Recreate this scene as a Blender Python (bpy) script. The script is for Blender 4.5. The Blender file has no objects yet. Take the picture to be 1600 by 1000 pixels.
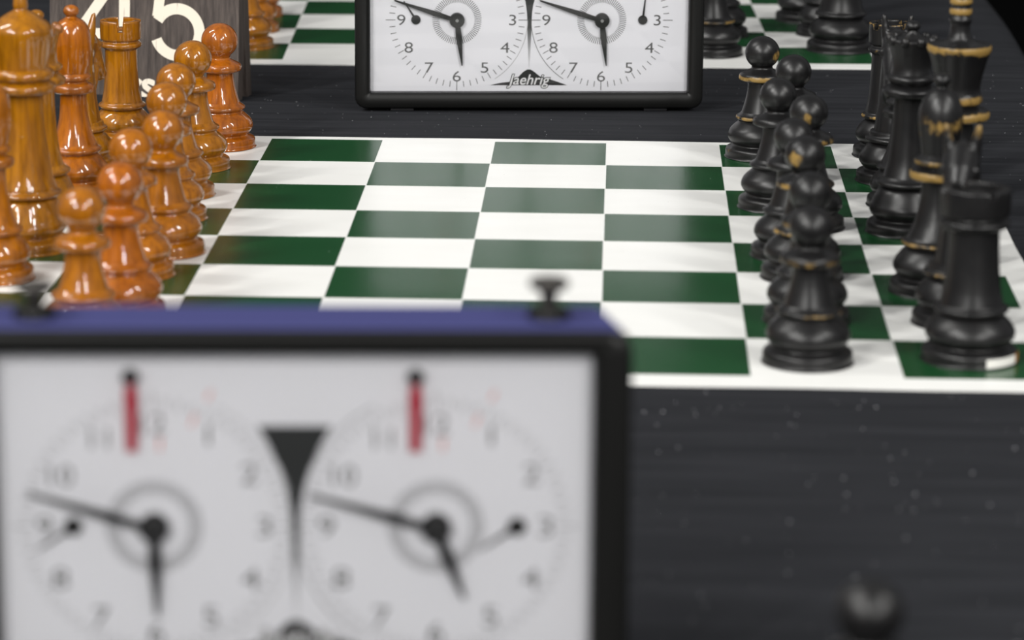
import bpy, bmesh, math, random
from mathutils import Vector, Matrix
random.seed(7)
scene = bpy.context.scene
COL = scene.collection
PI = math.pi

# ------------------------------------------------------------------ camera
CAM = (0.00532, -1.20144, 0.31939)
YAW, PITCH, ROLL = 0.031835, 0.243961, 0.0079337
cam_d = bpy.data.cameras.new('camera')
cam_d.sensor_width = 36.0
cam_d.lens = 5171.8 / 1600 * 36.0
cam_d.clip_start = 0.02
cam_d.clip_end = 60
cam_d.dof.use_dof = True
cam_d.dof.focus_distance = 1.66
cam_d.dof.aperture_fstop = 12.2
cam = bpy.data.objects.new('camera', cam_d)
COL.objects.link(cam)
fw = Vector((-math.sin(YAW) * math.cos(PITCH), math.cos(YAW) * math.cos(PITCH), -math.sin(PITCH)))
rt = Vector((math.cos(YAW), math.sin(YAW), 0))
up = rt.cross(fw)
r2 = math.cos(ROLL) * rt + math.sin(ROLL) * up
u2 = -math.sin(ROLL) * rt + math.cos(ROLL) * up
cam.matrix_world = Matrix(((r2.x, u2.x, -fw.x, CAM[0]), (r2.y, u2.y, -fw.y, CAM[1]), (r2.z, u2.z, -fw.z, CAM[2]), (0, 0, 0, 1)))
scene.camera = cam

# ------------------------------------------------------------------ world, lights, exposure
scene.view_settings.view_transform = 'Standard'
scene.view_settings.look = 'None'
scene.view_settings.gamma = 1.0
scene.view_settings.use_curve_mapping = False
scene.view_settings.exposure = 0.15
w = bpy.data.worlds.new('hall_air')
scene.world = w
w.use_nodes = True
w.node_tree.nodes['Background'].inputs[0].default_value = (0.97, 0.98, 1.0, 1)
w.node_tree.nodes['Background'].inputs[1].default_value = 0.17
# two rows of ceiling fixtures running the length of the hall
for lx, y0, cnt, en, e0 in ((-1.85, 0.5, 4, 56, 22), (2.05, -1.0, 4, 42, 30)):
    for i in range(cnt):
        ld = bpy.data.lights.new('ceiling_fixture', 'AREA')
        ld.shape = 'RECTANGLE'
        ld.size = 0.13
        ld.size_y = 1.2
        ld.energy = e0 if i == 0 else en
        ld.color = (1.0, 0.985, 0.955)
        lo = bpy.data.objects.new('ceiling_fixture', ld)
        lo.location = (lx, y0 - 1.9 * i, 2.30)
        # bare tubes shine sideways as much as down: each fixture is turned towards the table
        lo.rotation_euler = (Vector((0, 0.2, 0)) - Vector(lo.location)).to_track_quat('-Z', 'Y').to_euler()
        COL.objects.link(lo)

# ------------------------------------------------------------------ helpers
def tag(o, label=None, cat=None, group=None, kind=None):
    if label: o['label'] = label
    if cat: o['category'] = cat
    if group: o['group'] = group
    if kind: o['kind'] = kind
    return o

def empty(name, loc, rz=0.0):
    o = bpy.data.objects.new(name, None)
    o.location = loc
    o.rotation_euler = (0, 0, rz)
    o.empty_display_size = 0.01
    COL.objects.link(o)
    return o

def link(name, me, mat=None, parent=None, loc=None, rot=None):
    o = bpy.data.objects.new(name, me)
    COL.objects.link(o)
    if mat is not None and len(me.materials) == 0:
        me.materials.append(mat)
    if parent is not None: o.parent = parent
    if loc is not None: o.location = loc
    if rot is not None: o.rotation_euler = rot
    return o

def mesh(name, verts, faces, smooth=False, angle=None):
    me = bpy.data.meshes.new(name)
    me.from_pydata([tuple(v) for v in verts], [], faces)
    me.update()
    bm = bmesh.new(); bm.from_mesh(me)
    bmesh.ops.recalc_face_normals(bm, faces=bm.faces)
    bm.to_mesh(me); bm.free()
    if smooth:
        for p in me.polygons: p.use_smooth = True
        if angle: me.set_sharp_from_angle(angle=math.radians(angle))
    return me

def box_mesh(name, x0, x1, y0, y1, z0, z1, bev=0.0, seg=2):
    bm = bmesh.new()
    bmesh.ops.create_cube(bm, size=1)
    for v in bm.verts:
        v.co = Vector(((x0 + x1) / 2 + v.co.x * (x1 - x0), (y0 + y1) / 2 + v.co.y * (y1 - y0), (z0 + z1) / 2 + v.co.z * (z1 - z0)))
    if bev:
        bmesh.ops.bevel(bm, geom=bm.edges[:], offset=bev, segments=seg, affect='EDGES', profile=0.5)
    me = bpy.data.meshes.new(name)
    bm.to_mesh(me); bm.free()
    if bev:
        for p in me.polygons: p.use_smooth = True
        me.set_sharp_from_angle(angle=math.radians(40))
    return me

def catmull(pts, n):
    """pts: (r, z, wear) -> smoother profile through the same points"""
    if n <= 1 or len(pts) < 3: return list(pts)
    out = []
    for i in range(len(pts) - 1):
        p0 = pts[max(i - 1, 0)]; p1 = pts[i]; p2 = pts[i + 1]; p3 = pts[min(i + 2, len(pts) - 1)]
        for k in range(n):
            t = k / n
            q = []
            for a, b, c, d in zip(p0, p1, p2, p3):
                m1 = (c - a) * 0.4; m2 = (d - b) * 0.4
                t2, t3 = t * t, t * t * t
                q.append((2*t3 - 3*t2 + 1) * b + (t3 - 2*t2 + t) * m1 + (-2*t3 + 3*t2) * c + (t3 - t2) * m2)
            q[0] = max(q[0], 0.0)
            out.append(tuple(q))
    out.append(pts[-1])
    return out

def lathe(name, pts, seg=44, sub=3, slots=None):
    """pts in millimetres (r, z[, wear]); slots = (count, half width in radians, floor z, offset)"""
    pts = [(p[0], p[1], p[2] if len(p) > 2 else 0.0) for p in pts]
    prof = catmull(pts, sub)
    if slots: seg = 120
    verts, wear, faces, rings = [], [], [], []
    for (r, z, wv) in prof:
        if r < 0.02:
            rings.append([len(verts)]); verts.append((0, 0, z * 0.001)); wear.append(wv)
            continue
        ring = []
        for k in range(seg):
            a = 2 * PI * k / seg
            zz = z
            if slots:
                n, hw, fl, off = slots
                d = (a - off) % (2 * PI / n)
                d = min(d, 2 * PI / n - d)
                if d < hw and zz > fl: zz = fl
            ring.append(len(verts)); verts.append((r * 0.001 * math.cos(a), r * 0.001 * math.sin(a), zz * 0.001)); wear.append(wv)
        rings.append(ring)
    for a, b in zip(rings[:-1], rings[1:]):
        if len(a) == 1 and len(b) == 1: continue
        for k in range(seg):
            k2 = (k + 1) % seg
            if len(a) == 1: faces.append((a[0], b[k2], b[k]))
            elif len(b) == 1: faces.append((a[k], a[k2], b[0]))
            else: faces.append((a[k], a[k2], b[k2], b[k]))
    me = mesh(name, verts, faces, smooth=True, angle=48)
    at = me.attributes.new('wear', 'FLOAT', 'POINT')
    at.data.foreach_set('value', wear)
    return me

# ------------------------------------------------------------------ materials
def new_mat(name):
    m = bpy.data.materials.new(name)
    m.use_nodes = True
    nt = m.node_tree
    return m, nt, nt.nodes['Principled BSDF']

def plain(name, col, rough=0.5, spec=0.5, metal=0.0, coat=0.0, bump=0.0, bump_scale=400.0):
    m, nt, b = new_mat(name)
    b.inputs['Base Color'].default_value = (*col, 1)
    b.inputs['Roughness'].default_value = rough
    b.inputs['Specular IOR Level'].default_value = spec
    b.inputs['Metallic'].default_value = metal
    b.inputs['Coat Weight'].default_value = coat
    tc = nt.nodes.new('ShaderNodeTexCoord')
    n = nt.nodes.new('ShaderNodeTexNoise'); n.inputs['Scale'].default_value = bump_scale; n.inputs['Detail'].default_value = 3
    nt.links.new(tc.outputs['Object'], n.inputs['Vector'])
    mr = nt.nodes.new('ShaderNodeMapRange')
    mr.inputs['To Min'].default_value = max(rough - 0.05, 0.02); mr.inputs['To Max'].default_value = rough + 0.06
    nt.links.new(n.outputs['Fac'], mr.inputs['Value'])
    nt.links.new(mr.outputs[0], b.inputs['Roughness'])
    if bump:
        bp = nt.nodes.new('ShaderNodeBump'); bp.inputs['Strength'].default_value = bump; bp.inputs['Distance'].default_value = 0.0004
        nt.links.new(n.outputs['Fac'], bp.inputs['Height']); nt.links.new(bp.outputs[0], b.inputs['Normal'])
    return m

def math_node(nt, op, a, b=None):
    n = nt.nodes.new('ShaderNodeMath'); n.operation = op
    for i, v in enumerate((a, b)):
        if v is None: continue
        if isinstance(v, (int, float)): n.inputs[i].default_value = v
        else: nt.links.new(v, n.inputs[i])
    return n.outputs[0]

def mix_col(nt, fac, a, b):
    n = nt.nodes.new('ShaderNodeMix'); n.data_type = 'RGBA'
    if isinstance(fac, (int, float)): n.inputs[0].default_value = fac
    else: nt.links.new(fac, n.inputs[0])
    for i, v in ((6, a), (7, b)):
        if isinstance(v, tuple): n.inputs[i].default_value = (*v, 1)
        else: nt.links.new(v, n.inputs[i])
    return n.outputs[2]

def varied_coords(nt, scale):
    """object coordinates, shifted by the object's own random value so that copies differ"""
    tc = nt.nodes.new('ShaderNodeTexCoord'); oi = nt.nodes.new('ShaderNodeObjectInfo')
    mp = nt.nodes.new('ShaderNodeMapping'); mp.inputs['Scale'].default_value = scale
    cx = nt.nodes.new('ShaderNodeCombineXYZ')
    s = math_node(nt, 'MULTIPLY', oi.outputs['Random'], 37.0)
    for i in range(3): nt.links.new(s, cx.inputs[i])
    nt.links.new(tc.outputs['Object'], mp.inputs['Vector']); nt.links.new(cx.outputs[0], mp.inputs['Location'])
    return mp.outputs[0], oi

def amber_wood():
    m, nt, b = new_mat('amber_lacquered_wood')
    v, oi = varied_coords(nt, (420, 420, 42))
    g = nt.nodes.new('ShaderNodeTexNoise'); g.inputs['Scale'].default_value = 1; g.inputs['Detail'].default_value = 4; g.inputs['Roughness'].default_value = 0.6
    nt.links.new(v, g.inputs['Vector'])
    v2, _ = varied_coords(nt, (60, 60, 35))
    g2 = nt.nodes.new('ShaderNodeTexNoise'); g2.inputs['Scale'].default_value = 1; g2.inputs['Detail'].default_value = 2
    nt.links.new(v2, g2.inputs['Vector'])
    at = nt.nodes.new('ShaderNodeAttribute'); at.attribute_type = 'OBJECT'; at.attribute_name = 'redness'
    c1 = mix_col(nt, at.outputs['Fac'], (0.35, 0.138, 0.001), (0.40, 0.100, 0.001))
    c2 = mix_col(nt, at.outputs['Fac'], (0.15, 0.052, 0.001), (0.17, 0.036, 0.001))
    mr = nt.nodes.new('ShaderNodeMapRange'); mr.inputs['From Min'].default_value = 0.36; mr.inputs['From Max'].default_value = 0.66
    nt.links.new(g.outputs['Fac'], mr.inputs['Value'])
    c = mix_col(nt, math_node(nt, 'MULTIPLY', mr.outputs[0], 0.75), c1, c2)
    mr2 = nt.nodes.new('ShaderNodeMapRange'); mr2.inputs['From Min'].default_value = 0.52; mr2.inputs['From Max'].default_value = 0.75
    nt.links.new(g2.outputs['Fac'], mr2.inputs['Value'])
    c = mix_col(nt, math_node(nt, 'MULTIPLY', mr2.outputs[0], 0.4), c, (0.20, 0.075, 0.02))
    # grime that has settled on the turned edges
    wr = nt.nodes.new('ShaderNodeAttribute'); wr.attribute_name = 'wear'
    c = mix_col(nt, math_node(nt, 'MULTIPLY', wr.outputs['Fac'], 0.3), c, (0.16, 0.05, 0.012))
    nt.links.new(c, b.inputs['Base Color'])
    b.inputs['Roughness'].default_value = 0.38
    b.inputs['Coat Weight'].default_value = 1.0
    b.inputs['Coat Roughness'].default_value = 0.03
    b.inputs['Coat IOR'].default_value = 1.55
    b.inputs['Specular IOR Level'].default_value = 0.15
    bp = nt.nodes.new('ShaderNodeBump'); bp.inputs['Strength'].default_value = 0.12; bp.inputs['Distance'].default_value = 0.0004
    nt.links.new(g.outputs['Fac'], bp.inputs['Height']); nt.links.new(bp.outputs[0], b.inputs['Normal'])
    return m

def black_wood():
    m, nt, b = new_mat('worn_ebonised_wood')
    v, oi = varied_coords(nt, (150, 150, 150))
    n = nt.nodes.new('ShaderNodeTexNoise'); n.inputs['Scale'].default_value = 1; n.inputs['Detail'].default_value = 5; n.inputs['Roughness'].default_value = 0.65
    nt.links.new(v, n.inputs['Vector'])
    wr = nt.nodes.new('ShaderNodeAttribute'); wr.attribute_name = 'wear'
    am = nt.nodes.new('ShaderNodeAttribute'); am.attribute_type = 'OBJECT'; am.attribute_name = 'wear_amount'
    k = math_node(nt, 'MULTIPLY', wr.outputs['Fac'], am.outputs['Fac'])
    v3, _ = varied_coords(nt, (520, 520, 300))
    n3 = nt.nodes.new('ShaderNodeTexNoise'); n3.inputs['Scale'].default_value = 1; n3.inputs['Detail'].default_value = 3
    nt.links.new(v3, n3.inputs['Vector'])
    # one bare patch at a spot of its own on some pieces
    pt = nt.nodes.new('ShaderNodeAttribute'); pt.attribute_type = 'OBJECT'; pt.attribute_name = 'patch'
    tc = nt.nodes.new('ShaderNodeTexCoord'); vd = nt.nodes.new('ShaderNodeVectorMath'); vd.operation = 'DISTANCE'
    nt.links.new(tc.outputs['Object'], vd.inputs[0]); nt.links.new(pt.outputs['Vector'], vd.inputs[1])
    pm = nt.nodes.new('ShaderNodeMapRange'); pm.inputs['From Min'].default_value = 0.0015; pm.inputs['From Max'].default_value = 0.0062
    pm.inputs['To Min'].default_value = 0.80; pm.inputs['To Max'].default_value = 0.0
    nt.links.new(vd.outputs['Value'], pm.inputs['Value'])
    k = math_node(nt, 'ADD', k, pm.outputs[0])
    s = math_node(nt, 'ADD', math_node(nt, 'MULTIPLY', k, 0.46), math_node(nt, 'ADD', math_node(nt, 'MULTIPLY', n.outputs['Fac'], 0.68), math_node(nt, 'MULTIPLY', n3.outputs['Fac'], 0.32)))
    mr = nt.nodes.new('ShaderNodeMapRange'); mr.inputs['From Min'].default_value = 0.79; mr.inputs['From Max'].default_value = 0.93
    nt.links.new(s, mr.inputs['Value'])
    base = mix_col(nt, n.outputs['Fac'], (0.0050, 0.0050, 0.0056), (0.0095, 0.0090, 0.0090))
    c = mix_col(nt, mr.outputs[0], base, (0.26, 0.162, 0.045))
    nt.links.new(c, b.inputs['Base Color'])
    r = nt.nodes.new('ShaderNodeMapRange'); r.inputs['To Min'].default_value = 0.29; r.inputs['To Max'].default_value = 0.42
    nt.links.new(n.outputs['Fac'], r.inputs['Value']); nt.links.new(r.outputs[0], b.inputs['Roughness'])
    b.inputs['Specular IOR Level'].default_value = 0.42
    bp = nt.nodes.new('ShaderNodeBump'); bp.inputs['Strength'].default_value = 0.10; bp.inputs['Distance'].default_value = 0.0004
    nt.links.new(n.outputs['Fac'], bp.inputs['Height']); nt.links.new(bp.outputs[0], b.inputs['Normal'])
    return m

def vinyl(name, col, col2, rough, spec):
    m, nt, b = new_mat(name)
    tc = nt.nodes.new('ShaderNodeTexCoord'); geo = nt.nodes.new('ShaderNodeNewGeometry')
    n = nt.nodes.new('ShaderNodeTexNoise'); n.inputs['Scale'].default_value = 70; n.inputs['Detail'].default_value = 4
    mp = nt.nodes.new('ShaderNodeMapping'); mp.inputs['Scale'].default_value = (0.35, 1.0, 1.0)
    nt.links.new(geo.outputs['Position'], mp.inputs['Vector']); nt.links.new(mp.outputs[0], n.inputs['Vector'])
    c = mix_col(nt, n.outputs['Fac'], col, col2)
    nt.links.new(c, b.inputs['Base Color'])
    b.inputs['Roughness'].default_value = rough
    b.inputs['Specular IOR Level'].default_value = spec
    big = nt.nodes.new('ShaderNodeTexNoise'); big.inputs['Scale'].default_value = 16; big.inputs['Detail'].default_value = 1
    mp2 = nt.nodes.new('ShaderNodeMapping'); mp2.inputs['Scale'].default_value = (0.4, 1.3, 1.0)
    nt.links.new(geo.outputs['Position'], mp2.inputs['Vector']); nt.links.new(mp2.outputs[0], big.inputs['Vector'])
    bp = nt.nodes.new('ShaderNodeBump'); bp.inputs['Strength'].default_value = 0.25; bp.inputs['Distance'].default_value = 0.0012
    nt.links.new(big.outputs['Fac'], bp.inputs['Height']); nt.links.new(bp.outputs[0], b.inputs['Normal'])
    return m

def cloth_mat():
    m, nt, b = new_mat('black_woven_cloth')
    geo = nt.nodes.new('ShaderNodeNewGeometry')
    def noise(scale, sc, det):
        mp = nt.nodes.new('ShaderNodeMapping'); mp.inputs['Scale'].default_value = sc
        n = nt.nodes.new('ShaderNodeTexNoise'); n.inputs['Scale'].default_value = scale; n.inputs['Detail'].default_value = det
        nt.links.new(geo.outputs['Position'], mp.inputs['Vector']); nt.links.new(mp.outputs[0], n.inputs['Vector'])
        return n.outputs['Fac']
    fine = noise(2400, (0.25, 1, 1), 2)
    streak = noise(170, (0.07, 1.0, 1.0), 4)
    blotch = noise(14, (0.6, 1.0, 1.0), 3)
    sm = nt.nodes.new('ShaderNodeMapRange'); sm.inputs['From Min'].default_value = 0.32; sm.inputs['From Max'].default_value = 0.68
    nt.links.new(streak, sm.inputs['Value'])
    c = mix_col(nt, sm.outputs[0], (0.0090, 0.0098, 0.0118), (0.0235, 0.0245, 0.0285))
    c = mix_col(nt, math_node(nt, 'MULTIPLY', fine, 0.55), c, (0.029, 0.030, 0.034))
    c = mix_col(nt, math_node(nt, 'MULTIPLY', blotch, 0.35), c, (0.0135, 0.0142, 0.0162))
    nt.links.new(c, b.inputs['Base Color'])
    b.inputs['Roughness'].default_value = 0.85
    b.inputs['Specular IOR Level'].default_value = 0.08
    h = math_node(nt, 'ADD', math_node(nt, 'MULTIPLY', fine, 0.25), math_node(nt, 'MULTIPLY', streak, 1.0))
    bp = nt.nodes.new('ShaderNodeBump'); bp.inputs['Strength'].default_value = 0.5; bp.inputs['Distance'].default_value = 0.0006
    nt.links.new(h, bp.inputs['Height']); nt.links.new(bp.outputs[0], b.inputs['Normal'])
    return m

def sign_wood():
    m, nt, b = new_mat('weathered_dark_wood')
    tc = nt.nodes.new('ShaderNodeTexCoord')
    mp = nt.nodes.new('ShaderNodeMapping'); mp.inputs['Scale'].default_value = (500, 500, 22)
    n = nt.nodes.new('ShaderNodeTexNoise'); n.inputs['Scale'].default_value = 1; n.inputs['Detail'].default_value = 5; n.inputs['Roughness'].default_value = 0.7
    nt.links.new(tc.outputs['Object'], mp.inputs['Vector']); nt.links.new(mp.outputs[0], n.inputs['Vector'])
    r = nt.nodes.new('ShaderNodeValToRGB')
    e = r.color_ramp.elements
    e[0].position = 0.30; e[0].color = (0.024, 0.0165, 0.0135, 1)
    e[1].position = 0.72; e[1].color = (0.105, 0.082, 0.069, 1)
    k = r.color_ramp.elements.new(0.5); k.color = (0.058, 0.044, 0.038, 1)
    nt.links.new(n.outputs['Fac'], r.inputs[0]); nt.links.new(r.outputs[0], b.inputs['Base Color'])
    b.inputs['Roughness'].default_value = 0.62
    bp = nt.nodes.new('ShaderNodeBump'); bp.inputs['Strength'].default_value = 0.3; bp.inputs['Distance'].default_value = 0.0005
    nt.links.new(n.outputs['Fac'], bp.inputs['Height']); nt.links.new(bp.outputs[0], b.inputs['Normal'])
    return m

def sign_paint():
    m, nt, b = new_mat('cream_stencil_paint')
    tc = nt.nodes.new('ShaderNodeTexCoord')
    mp = nt.nodes.new('ShaderNodeMapping'); mp.inputs['Scale'].default_value = (480, 480, 26)
    n = nt.nodes.new('ShaderNodeTexNoise'); n.inputs['Scale'].default_value = 1; n.inputs['Detail'].default_value = 4
    nt.links.new(tc.outputs['Object'], mp.inputs['Vector']); nt.links.new(mp.outputs[0], n.inputs['Vector'])
    mr = nt.nodes.new('ShaderNodeMapRange'); mr.inputs['From Min'].default_value = 0.66; mr.inputs['From Max'].default_value = 0.74
    nt.links.new(n.outputs['Fac'], mr.inputs['Value'])
    nt.links.new(mix_col(nt, mr.outputs[0], (0.80, 0.72, 0.60), (0.10, 0.07, 0.055)), b.inputs['Base Color'])
    b.inputs['Roughness'].default_value = 0.6
    return m

def fading_print():
    """black print that thins to white downwards (a printed gradient on the clock face)"""
    m, nt, b = new_mat('black_fading_print')
    tc = nt.nodes.new('ShaderNodeTexCoord'); sp = nt.nodes.new('ShaderNodeSeparateXYZ')
    nt.links.new(tc.outputs['Object'], sp.inputs[0])
    mr = nt.nodes.new('ShaderNodeMapRange'); mr.inputs['From Min'].default_value = -0.026; mr.inputs['From Max'].default_value = -0.004
    nt.links.new(sp.outputs['Z'], mr.inputs['Value'])
    nt.links.new(mix_col(nt, mr.outputs[0], (0.70, 0.70, 0.73), (0.018, 0.020, 0.020)), b.inputs['Base Color'])
    b.inputs['Roughness'].default_value = 0.5
    return m

def pane_glass():
    m = bpy.data.materials.new('clear_pane'); m.use_nodes = True
    nt = m.node_tree; nt.nodes.clear()
    o = nt.nodes.new('ShaderNodeOutputMaterial'); mx = nt.nodes.new('ShaderNodeMixShader')
    t = nt.nodes.new('ShaderNodeBsdfTransparent'); g = nt.nodes.new('ShaderNodeBsdfGlossy'); f = nt.nodes.new('ShaderNodeFresnel')
    g.inputs['Roughness'].default_value = 0.03; f.inputs['IOR'].default_value = 1.35
    nt.links.new(f.outputs[0], mx.inputs[0]); nt.links.new(t.outputs[0], mx.inputs[1]); nt.links.new(g.outputs[0], mx.inputs[2])
    nt.links.new(mx.outputs[0], o.inputs[0])
    return m

M = dict(
    amber=amber_wood(), black=black_wood(), cloth=cloth_mat(), sign=sign_wood(), paint=sign_paint(), fade=fading_print(), pane=pane_glass(),
    white_vinyl=vinyl('white_vinyl', (0.80, 0.80, 0.77), (0.88, 0.88, 0.86), 0.30, 0.5),
    green_vinyl=vinyl('green_vinyl', (0.004, 0.047, 0.012), (0.008, 0.064, 0.018), 0.22, 0.5),
    case=plain('black_plastic_case', (0.0045, 0.0045, 0.0042), 0.40, 0.3, bump=0.05, bump_scale=900),
    blue=plain('blue_painted_top', (0.040, 0.043, 0.145), 0.5, 0.4),
    dial=plain('white_dial_card', (0.80, 0.80, 0.84), 0.55, 0.3),
    ink=plain('black_ink', (0.02, 0.02, 0.02), 0.6, 0.3),
    grey_ink=plain('grey_ink', (0.10, 0.10, 0.10), 0.6, 0.3),
    pale_ink=plain('pale_grey_ink', (0.42, 0.42, 0.43), 0.6, 0.3),
    red_ink=plain('red_ink', (0.75, 0.22, 0.18), 0.6, 0.3),
    hand=plain('black_lacquered_metal', (0.012, 0.012, 0.012), 0.4, 0.5),
    flag=plain('red_plastic_flag', (0.45, 0.02, 0.045), 0.4, 0.5),
    steel=plain('dull_steel', (0.45, 0.45, 0.45), 0.35, 0.5, metal=1.0),
    bronze=plain('dark_plunger_metal', (0.06, 0.055, 0.05), 0.35, 0.5, metal=0.6),
    rubber=plain('grey_rubber', (0.02, 0.02, 0.022), 0.8, 0.2),
    white_print=plain('white_print', (0.75, 0.75, 0.76), 0.6, 0.3),
    sticker=plain('white_paper_sticker', (0.82, 0.80, 0.76), 0.7, 0.2),
    floor=plain('dark_hall_carpet', (0.004, 0.004, 0.004), 0.95, 0.05, bump_scale=60),
    wall=plain('grey_hall_wall', (0.03, 0.03, 0.032), 0.9, 0.1, bump_scale=8),
    lint=plain('pale_lint', (0.42, 0.42, 0.44), 0.9, 0.1),
)
# ------------------------------------------------------------------ the setting
FLOOR = -0.745
tag(link('floor', mesh('floor', [(-6, -8, FLOOR), (6, -8, FLOOR), (6, 8.3, FLOOR), (-6, 8.3, FLOOR)], [(0, 1, 2, 3)]), M['floor']), kind='structure')
tag(link('wall_back', box_mesh('wall_back', -6, 6, 8.0, 8.2, FLOOR, 2.5), M['wall']), kind='structure')
# ------------------------------------------------------------------ table under a black cloth
CX0, CX1, CY0, CY1, ZC = -0.47, 0.2495, -1.02, 2.1, -0.0009
def cloth_mesh():
    """flat top, softly rounded edge, hanging skirt with folds down to the floor"""
    rim = []
    n = 90
    per = []
    for i in range(n): per.append((CX1, CY0 + (CY1 - CY0) * i / n, 1, 0))
    for i in range(24): per.append((CX1 - (CX1 - CX0) * i / 24, CY1, 0, 1))
    for i in range(n): per.append((CX0, CY1 - (CY1 - CY0) * i / n, -1, 0))
    for i in range(24): per.append((CX0 + (CX1 - CX0) * i / 24, CY0, 0, -1))
    N = len(per)
    levels = [(-0.012, 0.0), (-0.004, -0.0006), (0.0, -0.003), (0.002, -0.008), (0.004, -0.03), (0.010, -0.10), (0.016, -0.25), (0.020, -0.45), (0.024, FLOOR + 0.004)]
    V, F = [], []
    for li, (o, dz) in enumerate(levels):
        for k, (x, y, nx, ny) in enumerate(per):
            s = k * 0.55
            f = (math.sin(s * 1.3) * 0.6 + math.sin(s * 0.61 + 1.0) * 0.5)
            amp = 0.022 * min(1, max(0, -dz) / 0.3) + 0.0011 * (li > 0)
            d = o + f * amp
            cx = (x - (CX0 + CX1) / 2); cy = (y - (CY0 + CY1) / 2)
            xx = x + nx * d; yy = y + ny * d
            if k in (0, n, n + 24, 2 * n + 24):
                sx = 1 if cx > 0 else -1; sy = 1 if cy > 0 else -1
                xx = x + sx * d; yy = y + sy * d
            V.append((xx, yy, ZC + dz if li < len(levels) - 1 else dz))
    for li in range(len(levels) - 1):
        for k in range(N):
            k2 = (k + 1) % N
            F.append((li * N + k, li * N + k2, (li + 1) * N + k2, (li + 1) * N + k))
    F.append(tuple(range(N)))
    return mesh('tablecloth', V, F, smooth=True, angle=50)
tag(link('tablecloth', cloth_mesh(), M['cloth']), 'black woven cloth covering the long playing table', 'tablecloth')

# ------------------------------------------------------------------ chess mats
S = 0.057
def chess_mat(name, org, rz, s, bl, br, bn, bf, label):
    root = empty(name, (org[0], org[1], 0), rz)
    tag(root, label, 'chess board', 'roll-up chess mats')
    # sheet with a faintly uneven rim
    nx, ny = 60, 60
    V, F = [], []
    x0, x1, y0, y1 = -bl * s, (8 + br) * s, -bn * s, (8 + bf) * s
    rnd = random.Random(3)
    ph = [rnd.uniform(0, 6.28) for _ in range(4)]
    per = []
    for i in range(nx): per.append((x0 + (x1 - x0) * i / nx, y0, 0, -1))
    for i in range(ny): per.append((x1, y0 + (y1 - y0) * i / ny, 1, 0))
    for i in range(nx): per.append((x1 - (x1 - x0) * i / nx, y1, 0, 1))
    for i in range(ny): per.append((x0, y1 - (y1 - y0) * i / ny, -1, 0))
    P = len(per)
    for z in (0.0, -0.0007):
        for k, (x, y, ax, ay) in enumerate(per):
            d = 0.0005 * math.sin(k * 0.21 + ph[0]) + 0.0003 * math.sin(k * 0.57 + ph[1])
            V.append((x + ax * d, y + ay * d, z))
    F.append(tuple(range(P)))
    F.append(tuple(range(2 * P - 1, P - 1, -1)))
    for k in range(P): F.append((k, (k + 1) % P, P + (k + 1) % P, P + k))
    link('sheet', mesh('sheet', V, F), M['white_vinyl'], root)
    e = 0.00025
    sq = mesh('green_square', [(e, e, 0.00012), (s - e, e, 0.00012), (s - e, s - e, 0.00012), (e, s - e, 0.00012),
                               (e, e, -0.0002), (s - e, e, -0.0002), (s - e, s - e, -0.0002), (e, s - e, -0.0002)],
              [(0, 1, 2, 3), (0, 1, 5, 4), (1, 2, 6, 5), (2, 3, 7, 6), (3, 0, 4, 7)])
    for i in range(8):
        for j in range(8):
            if (i + j) % 2: link('green_square', sq, M['green_vinyl'], root, (i * s, j * s, 0))
    return root
chess_mat('chess_mat', (-5 * S, 0), 0, S, 0.20, 0.18, 0.26, 0.13, 'green and white vinyl chess mat in the middle, between the two clocks')
R2 = math.radians(1.8)
S2 = 0.0577
chess_mat('chess_mat', (-0.1899 - 2 * S2 * math.cos(R2), 0.6999 - 2 * S2 * math.sin(R2)), R2, S2, 0.06, 0.05, 0.25, 0.2, 'green and white vinyl chess mat at the back, behind the far clock')

# ------------------------------------------------------------------ chess pieces (profiles in millimetres: radius, height, wear)
def foot(R, ring_r, ring_z, neck_r, k=1.0):
    """turned foot shared by all pieces: plinth, bulge, bead"""
    return [(0, 0), (R * 0.97, 0), (R, 0.9, .2), (R, 3.9, .45), (R * 0.96, 5.0, .3), (R * 0.83, 6.0), (R * 0.80, 6.8),
            (R * 0.87, 8.0), (R * 0.935, 9.9, .05), (R * 0.935, 12.0, .05), (R * 0.87, 14.4), (R * 0.74, ring_z - 3.6), (R * 0.64, ring_z - 2.1),
            (ring_r * 0.93, ring_z - 1.5, .2), (ring_r, ring_z - 0.5, .8), (ring_r * 0.985, ring_z + 0.5, .8), (ring_r * 0.87, ring_z + 1.4, .2), (neck_r, ring_z + 2.6)]

def ball(r, z, rv=None, a0=-58, wear=.12, n=12):
    rv = rv or r
    return [(r * math.cos(math.radians(a)), z + rv * math.sin(math.radians(a)), wear) for a in [a0 + (90 - a0) * i / n for i in range(n + 1)]]

def pawn_parts(R=17.2, hr=8.9, hz=53.2, cr=11.0):
    f = foot(R, 12.4, 20.2, 9.6)
    stem = [f[-1], (8.5, 26.5), (7.5, 30.5), (6.9, 34.5), (6.8, 37.6)]
    collar = [(6.8, 37.6), (9.6, 38.3, .3), (cr, 39.2, .9), (cr, 40.8, .9), (cr * 0.93, 42.1, .3), (7.0, 43.6), (5.4, 44.6), (5.2, 45.4)]
    head = [(5.0, 45.2)] + ball(hr, hz, hr * 0.96, -52)
    return [('base', f), ('stem', stem), ('collar', collar), ('head', head)]

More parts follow.
